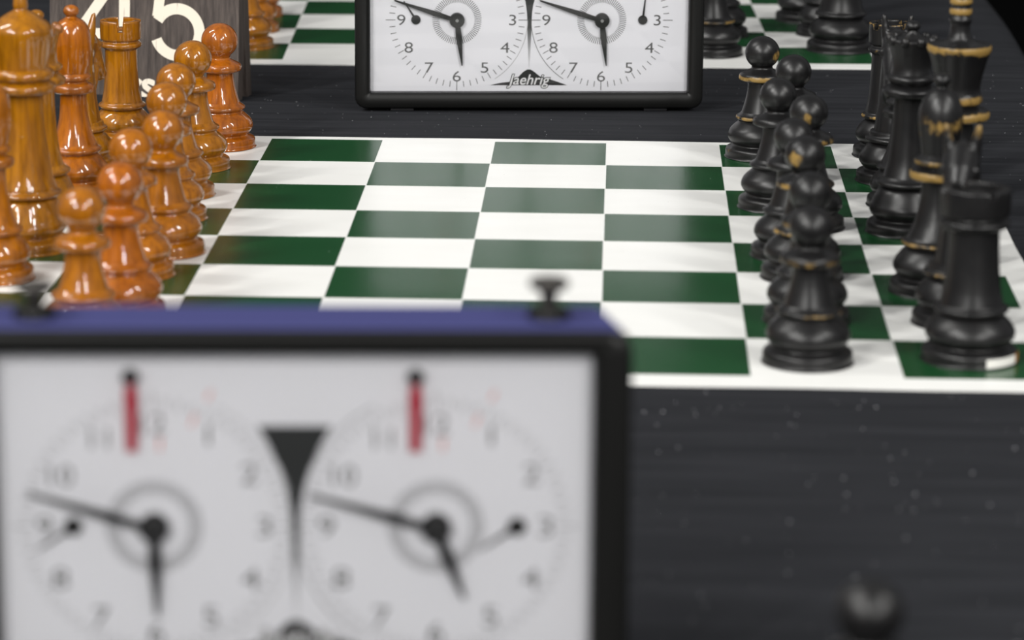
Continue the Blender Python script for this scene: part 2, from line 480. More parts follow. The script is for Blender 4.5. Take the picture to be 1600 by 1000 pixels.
def rook_parts(R, tr):
    f = foot(R, R * 0.78, 20.5, R * 0.66)
    stem = [f[-1], (R * 0.60, 28), (R * 0.555, 36), (R * 0.53, 44), (R * 0.525, 51)]
    collar = [(R * 0.525, 51), (tr * 0.84, 51.6, .4), (tr * 1.0, 52.8, .45), (tr * 1.0, 54.4, .45), (tr * 0.88, 55.3), (tr * 0.86, 56.0)]
    tower = [(tr * 0.86, 56.0), (tr * 0.97, 56.8, .2), (tr * 0.99, 58.0, .3), (tr, 62, .1), (tr * 1.0, 66.0, .6), (tr * 0.985, 66.8, .9), (tr * 0.93, 67.1, .7), (tr * 0.74, 67.1, .5), (tr * 0.70, 66.5), (tr * 0.69, 62.4), (tr * 0.5, 61.2), (0, 61.0)]
    return [('base', f), ('stem', stem), ('collar', collar), ('tower', tower)]

def bishop_parts(R, hr, top, cr, lift=0.0, full=False):
    f = foot(R, R * 0.76, 21, R * 0.62)
    k = top / 91.0
    stem = [f[-1], (R * 0.50, 29), (R * 0.41, 36), (R * 0.375, 42), (R * 0.375, 47 * k)]
    collar = [(R * 0.375, 47 * k), (cr * 0.9, 47.4 * k, .5), (cr, 48.4 * k, 1.0), (cr, 50.6 * k, 1.0), (cr * 0.88, 51.6 * k, .2), (cr * 0.68, 52.4 * k), (cr * 0.70, 53.2 * k), (cr * 0.84, 54.0 * k, .7), (cr * 0.86, 55.6 * k, .8), (cr * 0.74, 56.8 * k), (hr * 0.80, 57.8 * k)]
    head = [(hr * 0.80, 57.8 * k), (hr * 0.86, 63 * k, .35), (hr * 0.97, 69 * k, .75), (hr, 73 * k, .6), (hr * 0.94, 77.5 * k, .15), (hr * 0.75, 81.6 * k), (hr * 0.50, 84.2 * k), (hr * 0.27, 85.4 * k), (hr * 0.26, 86 * k)]
    fin = [(hr * 0.25, 85.7 * k)] + ball(3.7, 88.7 * k, 2.9, -50, .3, 8)
    if full:
        head = [(hr * 0.84, 57.8 * k), (hr * 0.93, 63 * k), (hr, 69 * k), (hr * 1.0, 74 * k), (hr * 0.95, 78.5 * k), (hr * 0.84, 81.6 * k), (hr * 0.62, 84.0 * k), (hr * 0.34, 85.4 * k), (hr * 0.28, 86 * k)]
    stem[-1] = (stem[-1][0], stem[-1][1] + lift)
    collar = [(p[0], p[1] + lift * (1 if i < len(collar) - 1 else 0)) + tuple(p[2:]) for i, p in enumerate(collar)]
    if lift: collar[-1] = (hr * 0.84, 59.2 * k); head[0] = (hr * 0.84, 59.2 * k)
    return [('base', f), ('stem', stem), ('collar', collar), ('head', head), ('finial', fin)]

def queen_parts(R, cr):
    f = foot(R, R * 0.79, 23, R * 0.62)
    stem = [f[-1], (R * 0.52, 32), (R * 0.455, 42), (R * 0.42, 52), (R * 0.42, 61.5)]
    collar = [(R * 0.42, 61.5), (cr * 0.92, 62, .3), (cr, 63.2, .35), (cr, 64.8, .35), (cr * 0.86, 66.2), (cr * 0.72, 67.2), (cr * 0.8, 68.2, .1), (cr * 0.90, 69.2, .2), (cr * 0.88, 70.8, .2), (cr * 0.74, 72)]
    crown = [(cr * 0.74, 72), (cr * 0.70, 75), (cr * 0.73, 80), (cr * 0.82, 84.6, .2), (cr * 0.86, 86.4, .9), (cr * 0.82, 87.6, .8), (cr * 0.68, 87.9, .3), (cr * 0.50, 87.4), (cr * 0.36, 88.6), (cr * 0.24, 90.0), (cr * 0.22, 90.6)]
    fin = [(cr * 0.21, 90.2)] + ball(3.5, 93.0, 2.5, -50, .3, 8)
    return [('base', f), ('stem', stem), ('collar', collar), ('crown', crown), ('finial', fin)]

def king_amber_parts(R=18.6):
    f = foot(R, R * 0.83, 25.4, R * 0.72)
    stem = [f[-1], (R * 0.64, 33), (R * 0.55, 44), (R * 0.485, 56), (R * 0.47, 68.6)]
    collar = [(R * 0.47, 68.6), (12.6, 69.2, .2), (14.2, 70.6, .4), (14.0, 72.6, .4), (11.4, 74.0), (11.2, 74.6), (13.0, 75.4, .2), (13.7, 76.8, .4), (13.3, 78.4, .3), (11.4, 79.6)]
    crown = [(11.4, 79.6), (11.6, 82), (12.3, 87), (13.2, 92.5), (13.5, 95.5), (13.1, 97.2, .2), (11.4, 99.2), (8.4, 101.5), (5.2, 103.4), (3.1, 104.6), (2.8, 105.2)]
    fin = [(2.8, 105.0), (3.2, 106.0), (3.1, 108), (2.7, 110.5), (3.6, 112), (4.4, 114), (3.8, 116.4), (2, 117.8), (0, 118)]
    return [('base', f), ('stem', stem), ('collar', collar), ('crown', crown), ('finial', fin)]

def king_black_parts(R=18.0):
    f = foot(R, R * 0.80, 24.5, R * 0.64)
    stem = [f[-1], (R * 0.54, 33), (R * 0.46, 44), (R * 0.41, 55), (R * 0.40, 61.6)]
    collar = [(R * 0.40, 61.6), (12.6, 62.2, .6), (13.9, 63.4, 1.0), (13.9, 65.4, 1.0), (12.2, 66.8, .3), (8.6, 67.8), (8.6, 68.6), (10.0, 69.4, .8), (10.5, 70.6, 1.0), (10.3, 72.6, .9), (9.6, 73.8)]
    crown = [(9.6, 73.8), (9.5, 76.5), (10.5, 82), (12.2, 88.5), (13.4, 91.6, .8), (13.7, 92.8, 1.1), (13.5, 94.2, 1.0), (12.6, 94.8, .2), (10.4, 95.0), (7.4, 95.6), (5.4, 96.8), (4.9, 98.0)]
    fin = [(4.9, 98), (4.3, 100), (4.2, 103.4), (4.8, 104.2), (4.9, 105.4, .2), (4.4, 106.4), (4.1, 107.0), (4.6, 107.5, .7), (4.8, 108.6, 1.2), (4.6, 109.8, 1.0), (4.0, 110.4), (4.0, 111.4), (4.6, 111.9, .8), (4.8, 113, 1.2), (4.5, 114.1, .9), (3.8, 115), (3.2, 117), (4.0, 119.5), (3.4, 121.5), (0, 122.5)]
    return [('base', f), ('stem', stem), ('collar', collar), ('crown', crown), ('finial', fin)]

def knight_head_mesh():
    """horse head looking along -Y: neck and skull lofted, ears and mane added, then fused into one skin"""
    bm = bmesh.new()
    def loft(path, n=14):
        rings = []
        for i, (y, z, rx, ry) in enumerate(path):
            a = path[max(i - 1, 0)]; b = path[min(i + 1, len(path) - 1)]
            t = Vector((0, b[0] - a[0], b[1] - a[1])).normalized()
            nrm = Vector((0, -t.z, t.y))
            ring = []
            for k in range(n):
                th = 2 * PI * k / n
                ring.append(bm.verts.new(Vector((rx * math.cos(th), y, z)) + nrm * (ry * math.sin(th))))
            rings.append(ring)
        for r0, r1 in zip(rings[:-1], rings[1:]):
            for k in range(n): bm.faces.new((r0[k], r0[(k + 1) % n], r1[(k + 1) % n], r1[k]))
        bm.faces.new(rings[0][::-1]); bm.faces.new(rings[-1])
    loft([(1, 21, 10.5, 11), (2, 27, 9.6, 11.6), (3.5, 36, 8.8, 11.8), (4, 46, 8.2, 11.4), (3, 55, 7.6, 10.4), (0.5, 63, 7.2, 9.0), (-2, 69, 6.2, 6.6), (-3, 72.5, 4.0, 4.0)])
    loft([(4, 65, 6.2, 6.5), (-3, 66, 7.4, 8.2), (-9, 61.5, 6.6, 7.4), (-14, 55.5, 5.2, 6.0), (-18, 49.5, 4.6, 5.0), (-20.5, 46, 4.6, 4.6), (-22, 43.8, 3.2, 3.2)])
    loft([(-3, 40, 6.4, 5.0), (-7, 46, 6.0, 6.0), (-10, 52, 5.6, 5.0)])
    for s in (-1, 1):                                   # ears
        base = Vector((s * 4.0, -0.8, 64)); tip = Vector((s * 6.6, -3.0, 81.0))
        ring = [bm.verts.new(base + Vector((3.4 * math.cos(2 * PI * k / 8), 3.8 * math.sin(2 * PI * k / 8), 0))) for k in range(8)]
        mid = [bm.verts.new(base.lerp(tip, .55) + Vector((2.5 * math.cos(2 * PI * k / 8), 2.9 * math.sin(2 * PI * k / 8), 0))) for k in range(8)]
        tp = [bm.verts.new(tip + Vector((1.2 * math.cos(2 * PI * k / 8), 1.3 * math.sin(2 * PI * k / 8), 0))) for k in range(8)]
        for r0, r1 in ((ring, mid), (mid, tp)):
            for k in range(8): bm.faces.new((r0[k], r0[(k + 1) % 8], r1[(k + 1) % 8], r1[k]))
        bm.faces.new(ring[::-1]); bm.faces.new(tp)
        m = Matrix.Translation((s * 6.3, -9, 63.5))     # brow
        bmesh.ops.create_uvsphere(bm, u_segments=10, v_segments=6, radius=2.2, matrix=m)
    loft([(12, 26, 2.2, 4), (15.5, 38, 2.0, 3.6), (15.8, 50, 2.0, 3.4), (12.8, 60, 2.0, 3.4), (7, 69, 2.0, 3.2), (1, 73, 1.6, 2.2)], 10)   # mane
    bmesh.ops.scale(bm, vec=(0.001, 0.001, 0.001), verts=bm.verts)
    bmesh.ops.recalc_face_normals(bm, faces=bm.faces)
    me = bpy.data.meshes.new('knight_tmp'); bm.to_mesh(me); bm.free()
    o = bpy.data.objects.new('knight_tmp', me); COL.objects.link(o)
    md = o.modifiers.new('fuse', 'REMESH'); md.mode = 'VOXEL'; md.voxel_size = 0.0009
    sm = o.modifiers.new('soften', 'SMOOTH'); sm.iterations = 4; sm.factor = 0.5
    dg = bpy.context.evaluated_depsgraph_get(); dg.update()
    out = bpy.data.meshes.new_from_object(o.evaluated_get(dg))
    bpy.data.objects.remove(o); bpy.data.meshes.remove(me)
    out.name = 'horse_head'
    for p in out.polygons: p.use_smooth = True
    at = out.attributes.new('wear', 'FLOAT', 'POINT')
    vals = []
    for v in out.vertices:
        c = v.co * 1000
        e = max(0, (c.z - 73) / 6) + max(0, (-c.y - 17.5) / 4) + 0.1
        if c.y < -2 and 3.6 < abs(c.x) and c.z > 58: e += 0.35
        vals.append(min(e, 1.0))
    at.data.foreach_set('value', vals)
    return out
HEAD = knight_head_mesh()

def knight_parts(R):
    f = foot(R, R * 0.78, 21, R * 0.66)
    return [('base', f + [(R * 0.60, 24.6), (0, 24.8)]), ('horse_head', HEAD)]

def build_set(parts, slots_for=None):
    out = []
    for nm, d in parts:
        if isinstance(d, bpy.types.Mesh): out.append((nm, d)); continue
        out.append((nm, lathe(nm, d, slots=slots_for if nm == 'tower' else None)))
    return out

SL = (4, 0.15, 61.6, -PI / 2 + 0.12)
TYPES = {
    ('pawn', 'amber'): build_set(pawn_parts(17.3, 9.2, 53.6, 10.8)),
    ('pawn', 'black'): build_set(pawn_parts(17.2, 8.6, 52.4, 11.3)),
    ('rook', 'amber'): build_set(rook_parts(16.6, 11.2), SL),
    ('rook', 'black'): build_set(rook_parts(18.3, 13.4), (4, 0.13, 64.6, 0.35)),
    ('slim_rook', 'black'): build_set(rook_parts(16.4, 10.4), (4, 0.15, 64.2, 0.35)),
    ('bishop', 'amber'): build_set(bishop_parts(16.6, 8.9, 88, 9.8, 1.8, True)),
    ('bishop', 'black'): build_set(bishop_parts(18.6, 9.2, 91, 11.8)),
    ('knight', 'amber'): build_set(knight_parts(16.6)),
    ('knight', 'black'): build_set(knight_parts(17.6)),
    ('queen', 'amber'): build_set(queen_parts(17.2, 12.4)),
    ('queen', 'black'): build_set(queen_parts(17.6, 12.4)),
    ('king', 'amber'): build_set(king_amber_parts()),
    ('king', 'black'): build_set(king_black_parts()),
}
HEAD_COPY = {}
def piece(kind, colour, x, y, label, group, rz=None, red=0.3, wear=0.6, z=0.00012, scale=1.0, patch=None):
    nice = kind.replace('slim_', '')
    root = empty('chess_' + nice, (x, y, z), random.uniform(0, 6.28) if rz is None else rz)
    root.scale = (scale, scale, scale)
    tag(root, label, 'chess piece', group)
    for nm, me in TYPES[(kind, colour)]:
        if nm == 'horse_head':
            if colour not in HEAD_COPY: HEAD_COPY[colour] = me.copy()
            me = HEAD_COPY[colour]
        o = link(nm, me, M[colour], root)
        o['redness'] = float(red); o['wear_amount'] = float(wear)
        o['patch'] = [float(c) for c in (patch or (0, 0, -1))]
    return root

def queen_points(root, colour, cr, n=9):
    """coronet beads around the rim of the queen's crown"""
    crown = [c for c in root.children if c.name.startswith('crown')][0]
    me = lathe('coronet_point', [(0, -2.2, .6), (1.5, -2.0, .8), (2.1, -0.6, 1), (2.0, 0.6, 1), (1.4, 1.7, .9), (0, 2.1, .8)], seg=12, sub=2)
    for k in range(n):
        a = 2 * PI * k / n
        o = link('coronet_point', me, M[colour], crown, (cr * .80 * math.cos(a) * .001, cr * .80 * math.sin(a) * .001, 0.0871))
        o['wear_amount'] = 0.42; o['redness'] = 0.3; o['patch'] = [0.0, 0.0, -1.0]

GW, GB = 'amber pawns in a row on the middle mat', 'black pawns in a row on the middle mat'
WP = [(-0.1944, 0.4348, 0.9, 'amber pawn beside the far left board corner, in front of the wooden sign'),
      (-0.2008, 0.3798, 0.25, 'second amber pawn from the wooden sign in the middle row'),
      (-0.2004, 0.3147, 0.30, 'third amber pawn from the wooden sign in the middle row'),
      (-0.1977, 0.2628, 0.35, 'fourth amber pawn from the wooden sign, dull brown patch on its head'),
      (-0.1900, 0.1935, 0.45, 'fifth amber pawn from the wooden sign, standing furthest out to the right'),
      (-0.1976, 0.1506, 0.50, 'sixth amber pawn from the wooden sign, third from the near clock'),
      (-0.1915, 0.0799, 0.85, 'reddish amber pawn second from the near clock'),
      (-0.1989, 0.0307, 0.40, 'blurred amber pawn nearest the camera, right behind the near clock')]
for x, y, rd, lb in WP: piece('pawn', 'amber', x, y, lb, GW, red=rd)
BP = [(0.0767, 0.4273, 0.95, 'black pawn furthest back on the middle mat, yellow worn collar'),
      (0.0894, 0.3718, 0.35, 'second black pawn from the back of the middle mat'),
      (0.0792, 0.3062, 0.40, 'third black pawn from the back of the middle mat'),
      (0.0910, 0.2630, 0.75, 'fourth black pawn from the back, worn yellow line across its head'),
      (0.0814, 0.2050, 0.45, 'fifth black pawn from the back, mostly hidden by the next one'),
      (0.0841, 0.1640, 0.85, 'sixth black pawn from the back, yellow worn patch on its head'),
      (0.0822, 0.0879, 0.60, 'black pawn second from the near edge of the middle mat'),
      (0.0791, 0.0224, 0.70, 'black pawn on the white corner-side square at the near mat edge')]
PATCH = {0: (.0074, -.0042, .0515), 3: (-.0010, -.0086, .0500), 5: (-.0046, -.0074, .0515)}
for i, (x, y, wr, lb) in enumerate(BP): piece('pawn', 'black', x, y, lb, GB, wear=wr, rz=0.0 if i in PATCH else None, patch=PATCH.get(i))

GWB = 'amber back row pieces on the middle mat'
piece('bishop', 'amber', -0.2545, 0.1400, 'amber bishop cut off by the left picture edge, left of the near pawns', GWB, red=0.5)
piece('king', 'amber', -0.2505, 0.1960, 'large amber king with domed crown at the left picture edge', GWB, red=0.1)
q = piece('queen', 'amber', -0.2545, 0.2560, 'amber queen mostly hidden behind the large amber king', GWB, red=0.05)
queen_points(q, 'amber', 12.4)
piece('bishop', 'amber', -0.2490, 0.3170, 'glossy reddish amber bishop with ball finial left of the amber rook', GWB, red=0.75)
piece('knight', 'amber', -0.2550, 0.3780, 'amber knight hidden behind the glossy bishop, one pointed ear showing', GWB, rz=PI - 0.3, red=0.1, scale=0.93)
piece('rook', 'amber', -0.2455, 0.4440, 'amber rook with notched top in front of the wooden sign', GWB, rz=0, red=0.2, scale=0.925)

GBB = 'black back row pieces on the middle mat'
rk = piece('rook', 'black', 0.1413, 0.0305, 'large black rook at the near right corner with white sticker on its base', GBB, rz=0, wear=0.35)
piece('knight', 'black', 0.1418, 0.0885, 'black knight looking over the top of the near black rook', GBB, rz=-0.22, wear=0.75)
piece('bishop', 'black', 0.1380, 0.1425, 'black bishop with worn yellow head and collar behind the knight', GBB, rz=0.6, wear=0.95)
piece('king', 'black', 0.1503, 0.1990, 'tall black king with yellow worn crown rim and banded finial', GBB, wear=1.0)
q = piece('queen', 'black', 0.1354, 0.2570, 'black queen with scalloped coronet left of the tall black king', GBB, wear=0.5)
queen_points(q, 'black', 12.4)
piece('bishop', 'black', 0.1385, 0.3150, 'black bishop hidden behind the black queen', GBB, wear=0.4, scale=0.88)
piece('knight', 'black', 0.1385, 0.3720, 'black knight between hidden bishop and the far black rook', GBB, rz=-0.15, wear=0.4)
piece('slim_rook', 'black', 0.1400, 0.4350, 'slim black rook at the far right corner of the middle mat', GBB, rz=0.4, wear=0.9)

# white sticker and bare wood patch on the near rook's base
def base_patch(name, R, a0, a1, z0, z1, mat):
    n = 10; V = []; F = []
    for k in range(n + 1):
        a = a0 + (a1 - a0) * k / n
        for (r, z) in ((R + .00005, z0), (R + .0003, z0), (R + .0003, z1), (R + .00005, z1)):
            V.append((r * math.cos(a), r * math.sin(a), z))
    for k in range(n):
        for j in range(4):
            F.append((k * 4 + j, k * 4 + (j + 1) % 4, k * 4 + 4 + (j + 1) % 4, k * 4 + 4 + j))
    F += [(0, 1, 2, 3), (n * 4 + 3, n * 4 + 2, n * 4 + 1, n * 4)]
    return mesh(name, V, F, smooth=True, angle=40)
o = link('sticker', base_patch('sticker', 0.0183, math.radians(-75), math.radians(-27), 0.0008, 0.0041, None), M['sticker'], rk)
o['label'] = 'small white paper sticker'
bare = plain('bare_brown_wood', (0.30, 0.13, 0.025), 0.6, 0.3)
o = link('bare_wood_patch', base_patch('bare_wood_patch', 0.0183, math.radians(-27), math.radians(-4), 0.0008, 0.0041, None), bare, rk)
o['label'] = 'bare brown wood patch'

# pieces on the mat behind
G2W, G2B = 'amber pieces on the back mat', 'black pieces on the back mat'
piece('pawn', 'amber', -0.2172, 0.7440, 'amber pawn on the back mat closest to the wooden sign', G2W, red=0.2)
piece('pawn', 'amber', -0.2205, 0.8060, 'second amber pawn on the back mat behind the sign', G2W, red=0.4)
piece('pawn', 'amber', -0.2245, 0.8690, 'third amber pawn on the back mat at the top picture edge', G2W, red=0.8)
piece('pawn', 'black', 0.0612, 0.7384, 'black pawn right beside the far clock on the back mat', G2B, wear=0.9)
piece('pawn', 'black', 0.0669, 0.8100, 'black pawn behind the one beside the far clock', G2B, wear=0.4)
piece('bishop', 'black', 0.1225, 0.8760, 'black bishop at top edge, only its base in view on the back mat', G2B, wear=0.5)
piece('knight', 'black', 0.1320, 0.8200, 'black knight between bishop and broad rook on the back mat', G2B, rz=-1.5, wear=0.4)
piece('rook', 'black', 0.1373, 0.7609, 'broad black rook on the near right corner of the back mat', G2B, wear=0.35, scale=1.08)
# pawn of the next game, close to the camera
piece('pawn', 'black', 0.0699, -0.4195, 'strongly blurred black pawn head at the bottom right near the camera', None, wear=0.1, z=ZC)

# ------------------------------------------------------------------ chess clocks
def rrect(x0, x1, z0, z1, r, n=5):
    pts = []
    for cx, cz, a0 in ((x1 - r, z0 + r, -90), (x1 - r, z1 - r, 0), (x0 + r, z1 - r, 90), (x0 + r, z0 + r, 180)):
        for k in range(n + 1):
            a = math.radians(a0 + 90 * k / n)
            pts.append((cx + r * math.cos(a), cz + r * math.sin(a)))
    return pts

def loft_rects(name, loops, cap_end=True):
    V, F = [], []
    n = None
    for (x0, x1, z0, z1, r, y) in loops:
        p = rrect(x0, x1, z0, z1, r); n = len(p)
        V += [(a, y, b) for a, b in p]
    for i in range(len(loops) - 1):
        for k in range(n):
            F.append((i * n + k, i * n + (k + 1) % n, (i + 1) * n + (k + 1) % n, (i + 1) * n + k))
    if cap_end: F.append(tuple((len(loops) - 1) * n + k for k in range(n)))
    return mesh(name, V, F, smooth=True, angle=30)

def flat(name, polys, t=0.00012):
    """thin printed or cut shapes in the XZ plane, front at y = -t; polys are lists of (x, z)"""
    V, F = [], []
    for p in polys:
        tt = t
        if isinstance(p, tuple): p, tt = p
        b = len(V); n = len(p)
        V += [(x, -tt, z) for x, z in p] + [(x, 0, z) for x, z in p]
        F.append(tuple(range(b, b + n))); F.append(tuple(range(b + 2 * n - 1, b + n - 1, -1)))
        for k in range(n): F.append((b + k, b + (k + 1) % n, b + n + (k + 1) % n, b + n + k))
    return mesh(name, V, F)

def bar(cx, cz, ang, r0, r1, w0, w1):
    """bar radiating from (cx, cz) at clock angle ang (0 = up, clockwise)"""
    dx, dz = math.sin(ang), math.cos(ang); px, pz = dz, -dx
    return [(cx + dx * r0 - px * w0 / 2, cz + dz * r0 - pz * w0 / 2), (cx + dx * r0 + px * w0 / 2, cz + dz * r0 + pz * w0 / 2),
            (cx + dx * r1 + px * w1 / 2, cz + dz * r1 + pz * w1 / 2), (cx + dx * r1 - px * w1 / 2, cz + dz * r1 - pz * w1 / 2)]

def disc(cx, cz, r, n=24):
    return [(cx + r * math.cos(2 * PI * k / n), cz + r * math.sin(2 * PI * k / n)) for k in range(n)]

TEXT = {}
def text_mesh(s, size, shear=0.0, offset=0.0, sx=1.0, depth=0.00006):
    """lettering from the built-in font, upright in the XZ plane, centred"""
    key = (s, size, shear, offset, sx)
    if key in TEXT: return TEXT[key]
    cu = bpy.data.curves.new('lettering', 'FONT')
    cu.body = s; cu.size = size; cu.shear = shear; cu.offset = offset; cu.extrude = depth; cu.resolution_u = 4
    o = bpy.data.objects.new('lettering', cu); COL.objects.link(o)
    dg = bpy.context.evaluated_depsgraph_get(); dg.update()
    me = bpy.data.meshes.new_from_object(o.evaluated_get(dg))
    bpy.data.objects.remove(o); bpy.data.curves.remove(cu)
    xs = [v.co.x for v in me.vertices]; ys = [v.co.y for v in me.vertices]
    mx, my = (min(xs) + max(xs)) / 2, (min(ys) + max(ys)) / 2
    for v in me.vertices:
        v.co = Vector(((v.co.x - mx) * sx, -v.co.z, v.co.y - my))
    me.materials.clear()
    me.name = 'lettering'
    TEXT[key] = me
    return me

DZ, TOP = 0.0487, 0.1042
def chess_clock(loc, rz, label, dials, press, HS, HW, wx):
    root = empty('chess_clock', loc, rz)
    tag(root, label, 'clock', 'analogue chess clocks')
    zb = 0.0016
    wz0, wz1 = 0.0103, 0.0977
    link('case', loft_rects('case', [(-HW + .0015, HW - .0015, zb + .001, TOP - .001, .005, 0.009), (-HW + .0018, HW - .0018, zb + .001, TOP - .0012, .005, 0.012),
                                     (-HW + .0065, HW - .0065, zb + .001, TOP - .0015, .005, 0.0285), (-HW + .009, HW - .009, zb + .004, TOP - .004, .004, 0.0310)]), M['case'], root)
    link('bezel', loft_rects('bezel', [(-HW + .001, HW - .001, zb + .0008, TOP - .0008, .006, 0.0105), (-HW, HW, zb, TOP, .006, 0.0090), (-HW, HW, zb, TOP, .006, 0.0022), (-HW + .0007, HW - .0007, zb + .0008, TOP - .0006, .0056, 0.0007),
                                       (-HW + .0024, HW - .0024, zb + .0026, TOP - .0016, .0045, 0.0), (-wx - .0022, wx + .0022, wz0 - .0022, wz1 + .0012, .0016, 0.0001),
                                       (-wx - .0008, wx + .0008, wz0 - .0008, wz1 + .0005, .0010, 0.0010), (-wx, wx, wz0, wz1, .0008, 0.0026), (-wx, wx, wz0, wz1, .0008, 0.0062)], False), M['case'], root)
    # blue upper lid, narrower towards the back
    V = []
    for z, e in ((TOP - .0012, 0), (TOP + .0003, 0), (TOP + .0007, .0005)):
        V += [(-HW + .003 + e, .0040 + e, z), (HW - .003 - e, .0040 + e, z), (HW - .0082 - e, .0290 - e, z), (-HW + .0082 + e, .0290 - e, z)]
    F = [(0, 1, 2, 3), (8, 9, 10, 11)]
    for l in (0, 4):
        for k in range(4): F.append((l + k, l + (k + 1) % 4, l + 4 + (k + 1) % 4, l + 4 + k))
    link('top_panel', mesh('top_panel', V, F), M['blue'], root)['label'] = 'blue painted top panel'
    for s in (-1, 1):
        link('foot', box_mesh('foot', s * .068 - .0062, s * .068 + .0062, .003, .026, 0, zb + .0015, .0004), M['rubber'], root)
    # face card with its print
    face = link('face', box_mesh('face', -wx - .0006, wx + .0006, .0060, .0074, wz0 - .0006, wz1 + .0006), M['dial'], root)
    fy = 0.0060
    cg = .0395
    L, Rr = [], []
    N = 26
    for k in range(N + 1):
        dz = .0283 * (1 - k / N)
        hw = .0012 + .0088 * (dz / .0283) ** 1.95
        L.append((-hw, dz)); Rr.append((hw, dz))
    Lo = [(.0012, -.004), (.0008, -.012), (.00045, -.0215), (0.0002, -.0262)]
    poly = L + [(-a, b) for a, b in Lo] + [(a, b) for a, b in Lo[::-1]] + Rr[::-1]
    V = [(x, -.0001, z) for x, z in poly]
    nL = len(poly)
    rows = nL // 2
    F = [(i, i + 1, nL - 2 - i, nL - 1 - i) for i in range(rows - 1)]
    link('centre_spike', mesh('centre_spike', V, F), M['fade'], face, (0, fy, DZ))
    for s, mt in ((-1, 'pale_ink'), (1, 'grey_ink')):
        strips = []
        for (a0, a1) in ((-82, 0), (14, 64)):
            n = 26
            for k in range(n):
                b0 = math.radians(a0 + (a1 - a0) * k / n); b1 = math.radians(a0 + (a1 - a0) * (k + 1) / n)
                if a0 < 0: b0, b1 = b0 * .70, b1 * .70
                ra, rb = .0376, .0379
                strips.append([(s * (HS - ra * math.cos(b0)), ra * math.sin(b0)), (s * (HS - rb * math.cos(b0)), rb * math.sin(b0)), (s * (HS - rb * math.cos(b1)), rb * math.sin(b1)), (s * (HS - ra * math.cos(b1)), ra * math.sin(b1))])
        link('dial_outline', flat('dial_outline', strips), M[mt], face, (0, fy, DZ))
    # maker's mark: a dark hill with outlined white lettering
    hill = [(-.0208, 0), (-.0150, .0013), (-.0098, .0019), (-.0062, .0040), (-.0030, .0073), (-.0010, .0085), (.0008, .0085), (.0028, .0073), (.0058, .0048), (.0100, .0036), (.0150, .0020), (.0205, 0)]
    link('maker_mark', flat('maker_mark', [hill]), M['ink'], face, (0, fy, DZ - .0352))
    link('maker_name_outline', text_mesh('Jaehrig', .0080, .28, .00042, .98), M['ink'], face, (-.0002, fy - .00016, DZ - .0330))
    link('maker_name', text_mesh('Jaehrig', .0080, .28, 0.00008, .98), M['white_print'], face, (-.0002, fy - .00030, DZ - .0330))
    for s, d in zip((-1, 1), dials):
        cx = s * HS
        dial = link('dial', flat('dial', [disc(0, 0, .0374, 72)], .00004), M['dial'], root, (cx, fy - .00001, DZ))
        dial['label'] = 'white dial with black numerals'
        dy = -.00006
        for h in range(1, 13):
            a = math.radians(30 * h)
            nr = .0297 + (.0007 if h == 6 else 0) - (.001 if h in (10, 11, 12) else 0)
            link('numeral', text_mesh(str(h), .0082, 0, -.00002, 1.28 if h < 10 else 1.05), M['grey_ink'], dial, (nr * math.sin(a), dy, nr * math.cos(a)))
        ticks = []
        for k in range(60):
            a = math.radians(6 * k)
            long = k % 15 == 0
            five = k % 5 == 0
            ticks.append(bar(0, 0, a, .0331 - (.0003 if five else 0), .0362 + (.0018 if long else 0), .00036, .00036))
        link('minute_ticks', flat('minute_ticks', ticks), M['grey_ink'], dial, (0, -.00004, 0))
        gear = [bar(0, 0, math.radians(360 / 72 * k), .0094, .0131, .00026, .00032) for k in range(72)]
        link('gear_ring', flat('gear_ring', gear), M['ink'], dial, (0, -.00004, 0))
        link('red_marks', flat('red_marks', [bar(0, 0, math.radians(22.5), .0385, .0412, .0007, .0007), bar(0, 0, math.radians(20), .0300, .0335, .0006, .0006), bar(0, 0, math.radians(4.5), .0215, .0250, .0007, .0007)]), M['red_ink'], root, (cx, fy - .0001, DZ))
        mh = flat('minute_hand', [[(-.0011, 0), (.0011, 0), (.0014, .012), (.0004, d['ml']), (-.0004, d['ml']), (-.0014, .012)]], .0004)
        link('minute_hand', mh, M['hand'], root, (cx, fy - .0026, DZ), (0, math.radians(d['m']), 0))
        hh = flat('hour_hand', [[(-.0012, 0), (.0012, 0), (.0017, .009), (.0003, d['hl']), (-.0003, d['hl']), (-.0017, .009)]], .0004)
        link('hour_hand', hh, M['hand'], root, (cx, fy - .0017, DZ), (0, math.radians(d['h']), 0))
        hub = lathe('hub', [(4.0, 0), (4.1, 2.2), (3.8, 2.9), (1.2, 3.05), (1.0, 3.1), (0, 3.1)], 28, 1)
        hb = link('hub', hub, M['hand'], root, (cx, fy, DZ), (PI / 2, 0, 0))
        link('hub_pin', lathe('hub_pin', [(0.9, 3.0), (0.85, 3.45), (0, 3.5)], 12, 1), M['steel'], hb)
        # small running indicator at the outer side of each dial
        ix = cx + s * .0219
        ind = link('running_indicator', flat('running_indicator', [disc(0, 0, .0025, 20), bar(0, 0, 0, .002, .0118, .0011, .0005)], .0005), M['hand'], root, (ix, fy - .0004, DZ + .0002), (0, math.radians(d['i']), 0))
        # fall flag hanging beside the twelve
        fl = link('flag', flat('flag', [[(-.0008, .0005), (.0008, .0005), (.0017, -.0045), (.0014, -.0205), (-.0014, -.0205), (-.0017, -.0045)]], .0004), M['flag'], root, (cx - .0056, fy - .0012, DZ + .0420))
        fl['label'] = 'red fall flag'
        link('flag_pivot', flat('flag_pivot', [disc(0, .0005, .0022, 20)], .0006), M['hand'], fl, (0, -.0004, 0))
    link('pane', box_mesh('pane', -wx + .0001, wx - .0001, .0015, .0019, wz0 + .0001, wz1 - .0001), M['pane'], root)['label'] = 'clear pane over both dials'
